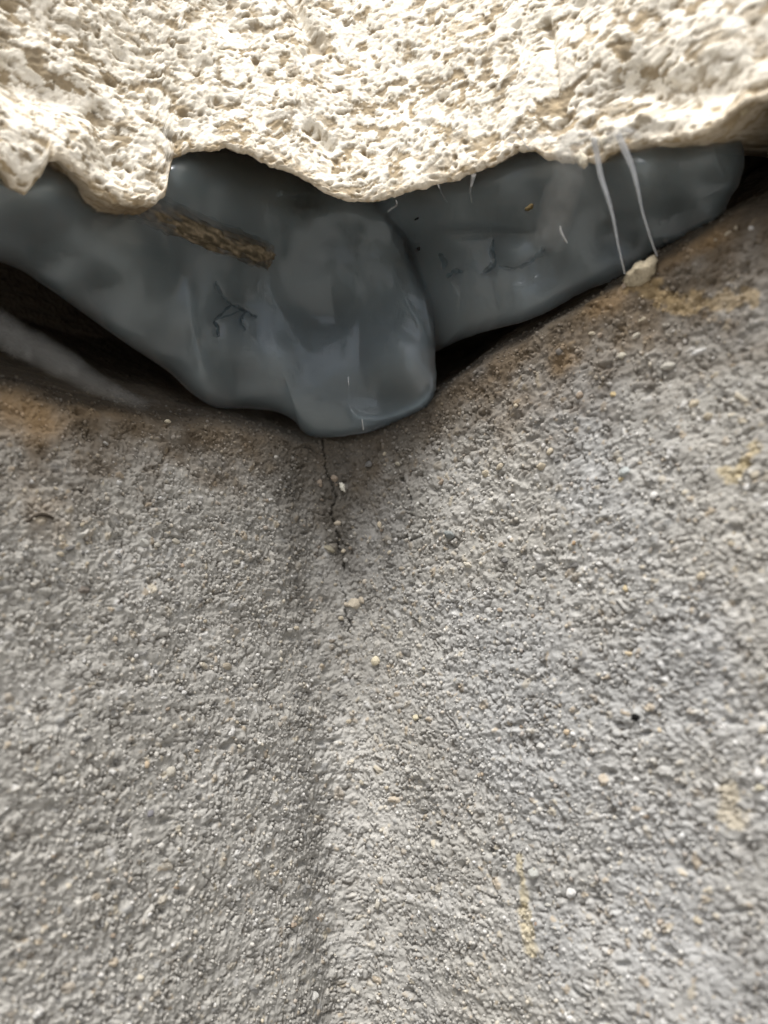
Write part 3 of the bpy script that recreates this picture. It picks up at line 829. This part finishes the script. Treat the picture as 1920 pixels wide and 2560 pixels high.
# loose strip of sealant on the left ledge, and the thin film at the right
def sheet(name, line, mat, plan, parent, bulge=0.5, per=8, nv=15):
    """a thin skin that runs out to nothing at its edges: x, y, offset, width"""
    c = catmull([l[:3] for l in line], per, False); n = len(c)
    w = np.interp(np.linspace(0, len(line) - 1, n), range(len(line)), [l[3] for l in line]) / 2
    d_ = np.gradient(c[:, :2], axis=0); d_ /= np.linalg.norm(d_, axis=1)[:, None]
    v = np.linspace(-1, 1, nv)
    u = np.linspace(0, 1, n)
    rag = 1 + 0.22 * fbm(np.repeat(u[:, None], nv, 1) * 9, np.repeat(np.sign(v)[None], n, 0) * 3.3, 640, 3)
    PX = c[:, :1] - d_[:, 1:] * w[:, None] * v * rag; PY = c[:, 1:2] + d_[:, :1] * w[:, None] * v * rag
    o = c[:, 2:] + bulge * (1 - v ** 2)[None]
    body = (1 - np.abs(v) ** 2.0)[None] * (np.clip(np.minimum(u, 1 - u) * 7, 0, 1))[:, None] * (0.8 + 0.4 * fbm(PX / 30, PY / 30, 650, 3))
    co = []
    for off in (0.0, -0.12):
        s, z = hit(plan, PX.ravel(), PY.ravel(), o.ravel() + off)
        co.append(world_of(plan, s, z, o.ravel() + off))
    q = grid_quads(n, nv)
    me = fast_mesh(name, np.vstack(co), np.vstack([q, q[:, ::-1] + n * nv]), mat, {"body": np.tile(np.clip(body, 0, 1).ravel(), 2)})
    return under(link(bpy.data.objects.new(name, me), parent))

sheet("strip", [(-320, 660, 0.8, 80), (-60, 785, 0.7, 90), (20, 832, 0.5, 96), (90, 876, 0.3, 92), (170, 918, 0.0, 80), (240, 960, -0.3, 64), (300, 990, -0.6, 54), (380, 1020, -1.0, 44)], MAT_STRIP, WALL, seal, 1.0)
sheet("film", [(1452, 340, 9.0, 60), (1432, 375, 9.4, 80), (1418, 440, 8.4, 90), (1400, 500, 7.0, 100), (1384, 560, 5.4, 104), (1368, 630, 4.0, 90)], MAT_FILM, SEAL, seal, 0.4)
sheet("film", [(1392, 385, 8.6, 26), (1412, 350, 9.4, 36), (1450, 336, 9.8, 38), (1486, 350, 9.6, 34), (1497, 395, 8.6, 28)], MAT_FILM, SEAL, seal, 0.5)
sheet("film", [(1500, 362, 9.4, 30), (1535, 338, 10.2, 40), (1575, 335, 10.2, 44), (1600, 355, 9.4, 30)], MAT_FILM, SEAL, seal, 0.5)

t1 = strand("silicone_thread", [(1484, 345, 9.6, 16), (1494, 395, 8.8, 18), (1502, 440, 8.0, 16), (1518, 490, 7.0, 12), (1533, 545, 5.6, 9), (1543, 600, 4.2, 7), (1553, 645, 2.6, 6), (1562, 684, 0.4, 6)], MAT_THREAD)
tag(t1, "left one of two pale silicone threads stretched down to the pale crumb", "thread", "stretched silicone threads")
t2 = strand("silicone_thread", [(1545, 335, 10.0, 18), (1560, 370, 9.2, 20), (1580, 418, 8.0, 14), (1594, 470, 6.8, 10), (1605, 525, 5.2, 7), (1620, 575, 3.4, 6), (1632, 612, 1.6, 6), (1643, 640, 0.0, 5)], MAT_THREAD)
tag(t2, "right one of two pale silicone threads, ending right of the crumb", "thread", "stretched silicone threads")

# ------------------------------------------------------------------ twig stuck in the sealant
line = [(330, 505, 1.8), (420, 540, 2.8), (500, 575, 3.1), (580, 606, 2.9), (640, 630, 2.6), (668, 640, 2.4)]
tp = pts_on(SEAL, line, 12); n = len(tp); sg = 40
vv_, tt_ = [], []
for i, p in enumerate(tp):
    p = Vector(p); d_ = (Vector(tp[min(i + 1, n - 1)]) - Vector(tp[max(i - 1, 0)])).normalized()
    a_ = Vector((0, 0, 1)); a_ = (a_ - d_ * a_.dot(d_)).normalized(); b_ = d_.cross(a_)
    for k in range(sg):
        an = 2 * math.pi * k / sg
        fx, fy = np.array([k * 0.9]), np.array([i * 0.22])
        rr = 2.1 * (1 + 0.16 * float(vnoise(fx, fy, 700)[0]) + 0.10 * float(vnoise(fx * 2.3, fy * 2, 701)[0])) * (1 - 0.10 * (i / n))
        if i == n - 1: rr *= 0.80
        vv_.append(p + (a_ * math.cos(an) + b_ * math.sin(an)) * rr * MM)
        g_ = 0.5 + 0.5 * float(vnoise(fx * 1.1, fy * 3, 702)[0])
        tt_.append((0.05 + 0.20 * g_ ** 2, 0.04 + 0.16 * g_ ** 2, 0.024 + 0.11 * g_ ** 2))
# hollow broken end
for sc, push in ((0.72, -0.1), (0.5, -0.7), (0.05, -0.9)):
    p = Vector(tp[-1]); d_ = (Vector(tp[-1]) - Vector(tp[-2])).normalized()
    a_ = Vector((0, 0, 1)); a_ = (a_ - d_ * a_.dot(d_)).normalized(); b_ = d_.cross(a_)
    for k in range(sg):
        an = 2 * math.pi * k / sg
        vv_.append(p + d_ * push * MM + (a_ * math.cos(an) + b_ * math.sin(an)) * 1.8 * sc * MM * (1 + 0.15 * random.uniform(-1, 1)))
        tt_.append((0.16, 0.125, 0.075) if sc > 0.6 else (0.03, 0.024, 0.015))
n += 3
idx = np.arange(n * sg).reshape(n, sg); nxt = np.roll(idx, -1, 1)
q = np.stack([idx[:-1], nxt[:-1], nxt[1:], idx[1:]], -1).reshape(-1, 4)
me = fast_mesh("broken_twig", np.array([tuple(v) for v in vv_]), q, MAT_TWIG, {"tint": np.array(tt_)})
tag(link(bpy.data.objects.new("broken_twig", me)), "short brown broken twig stuck in the grey sealant on the left", "twig")

# ------------------------------------------------------------------ crumbs, flakes, specks and fibres
def loose(name, plan, px, py, o, wpx, hpx, dpx, col, label, cat, rot=0.0, seed=1, sub=2, group=None, mat=None, facing=None):
    s, z = hit(plan, np.array([px]), np.array([py]), o)
    p = Vector(world_of(plan, s, z, np.array([o]))[0])
    _, _, nx_, ny_ = plan.at(s, np.array([o]))
    nn = Vector((nx_[0], ny_[0], 0)).normalized(); tt = Vector((0, 0, 1)).cross(nn); uu = Vector((0, 0, 1))
    k = (p - Vector((0, 0, CAM_Z))).length / F_PX / 2
    X = tt * math.cos(rot) + uu * math.sin(rot); Y = uu * math.cos(rot) - tt * math.sin(rot)
    v0, f0 = (IV2, IF2) if sub == 2 else (IV, IF)
    r_ = np.random.default_rng(seed)
    v = angular(v0, seed, 9, 0.62, 0.05)
    lump = 1 + 0.28 * vnoise(v[:, 0] * 2.3 + seed, v[:, 1] * 2.3 + v[:, 2] * 1.7, seed) + 0.16 * vnoise(v[:, 0] * 6 + seed, v[:, 1] * 6 + v[:, 2] * 4, seed + 1)
    v = v * lump[:, None]
    co = [p + X * float(a) * wpx * k + Y * float(b) * hpx * k + nn * float(c) * dpx * k for a, b, c in v]
    o_ = [co[i] - p for i in range(len(co))]
    me = fast_mesh(name, np.array([tuple(a) for a in o_]), f0, mat or MAT_SPECK, smooth=True)
    ob = link(bpy.data.objects.new(name, me)); ob.location = p; ob.color = (*col, 1)
    tag(ob, label, cat, group)
    return ob

loose("mortar_crumb", WALL, 1600, 682, 0.4, 84, 62, 52, (.40, .35, .26), "pale lumpy mortar crumb at the foot of the silicone threads", "crumb", 0.2, 11)
loose("pale_flake", WALL, 856, 1216, surf(*[np.array([v]) for v in hit(WALL, np.array([856]), np.array([1216]))])[0, ] + 0.35 if False else 0.55, 13, 30, 6, (.66, .64, .56),
      "tiny pale seed-like flake beside the corner crack", "flake", 0.35, 12)
loose("brown_speck", SEAL, 1322, 520, 5.4, 22, 15, 14, (.10, .075, .035), "oval olive brown speck on the right of the sealant", "speck", 0.3, 13)
loose("black_speck", SEAL, 1047, 622, 3.6, 11, 10, 8, (.012, .012, .012), "small black speck on the middle of the sealant", "speck", 0.0, 14)
loose("black_speck", SEAL, 1042, 547, 6.2, 14, 5, 6, (.012, .012, .014), "thin black speck on the sealant just below the stone tip", "speck", 0.1, 15)
loose("red_speck", STONE, 1271, 379, 6.3, 14, 17, 10, (.25, .07, .02), "tiny rust red speck on the lower edge of the limestone", "speck", 0.2, 16)
loose("dark_speck", STONE, 1417, 304, 5.6, 12, 16, 10, (.05, .03, .015), "tiny dark brown speck in the limestone above the silicone threads", "speck", 0.1, 17)
loose("black_crumb", WALL, 1588, 1793, 0.5, 26, 14, 10, (.010, .010, .010), "jagged black crumb stuck on the right wall face", "crumb", 0.4, 18)
loose("limestone_crumb", SEAL, 1452, 398, 7.2, 26, 52, 24, (.74, .68, .55), "cream limestone crumb under the clear film left of the threads", "crumb", 0.25, 19)
loose("limestone_crumb", SEAL, 1510, 352, 9.3, 26, 26, 18, (.74, .68, .55), "cream limestone crumb between the tops of the two threads", "crumb", 0.1, 20)
loose("limestone_crumb", STONE, 1858, 276, 4.6, 20, 22, 18, (.50, .43, .30), "small tan knob hanging off the stone edge over the dark gap", "crumb", 0.0, 21)

def fibre(line, label, mat=MAT_FIBRE, plan=SEAL, cat="fibre", name="fibre", group="stray pale fibres"):
    tag(strand(name, line, mat, plan, 0.8, None, 6, 6), label, cat, group)
fibre([(1086, 436, 8.6, 5), (1095, 460, 7.4, 9), (1107, 488, 5.0, 9), (1118, 506, 2.6, 6)], "straight white fibre poking from the stone onto the sealant, centre")
fibre([(1184, 436, 8.6, 20), (1180, 456, 6.6, 11), (1176, 480, 5.0, 10), (1179, 504, 3.0, 8)], "short frayed white fibre hanging right of the straight one")
fibre([(1400, 566, 5.8, 5), (1403, 580, 5.2, 9), (1411, 595, 4.6, 6), (1418, 607, 3.8, 4)], "crooked white fibre at the foot of the cloudy film")
fibre([(1278, 332, 12.5, 3), (1296, 334, 12.3, 3), (1310, 356, 11.0, 4), (1322, 374, 9.0, 4)], "curled thin hair on the limestone edge beside the red speck")
fibre([(970, 528, 4.4, 10), (980, 520, 4.6, 12), (992, 512, 5.2, 8), (990, 500, 6.4, 6)], "short glossy fibre under the lowest tip of the stone")
fibre([(870, 942, 4.2, 3), (871, 952, 4.2, 3), (872, 962, 4.1, 2)], "tiny white hair on the middle of the hanging sealant lobe")
fibre([(905, 1048, 4.2, 3), (907, 1062, 3.6, 3), (909, 1075, 2.6, 3)], "tiny white hair near the bottom edge of the sealant lobe")
m_dark = mineral_material("dark_fibre", (0.05, 0.04, 0.03), 0.8, 0.2, 2000, 0.03)
fibre([(66, 1305, 0.4, 9), (84, 1292, 0.6, 11), (102, 1286, 0.7, 13), (120, 1290, 0.6, 12), (134, 1296, 0.4, 7)], "dark brown curved fibre lying on the left wall face", m_dark, WALL, "fibre", "fibre", None)
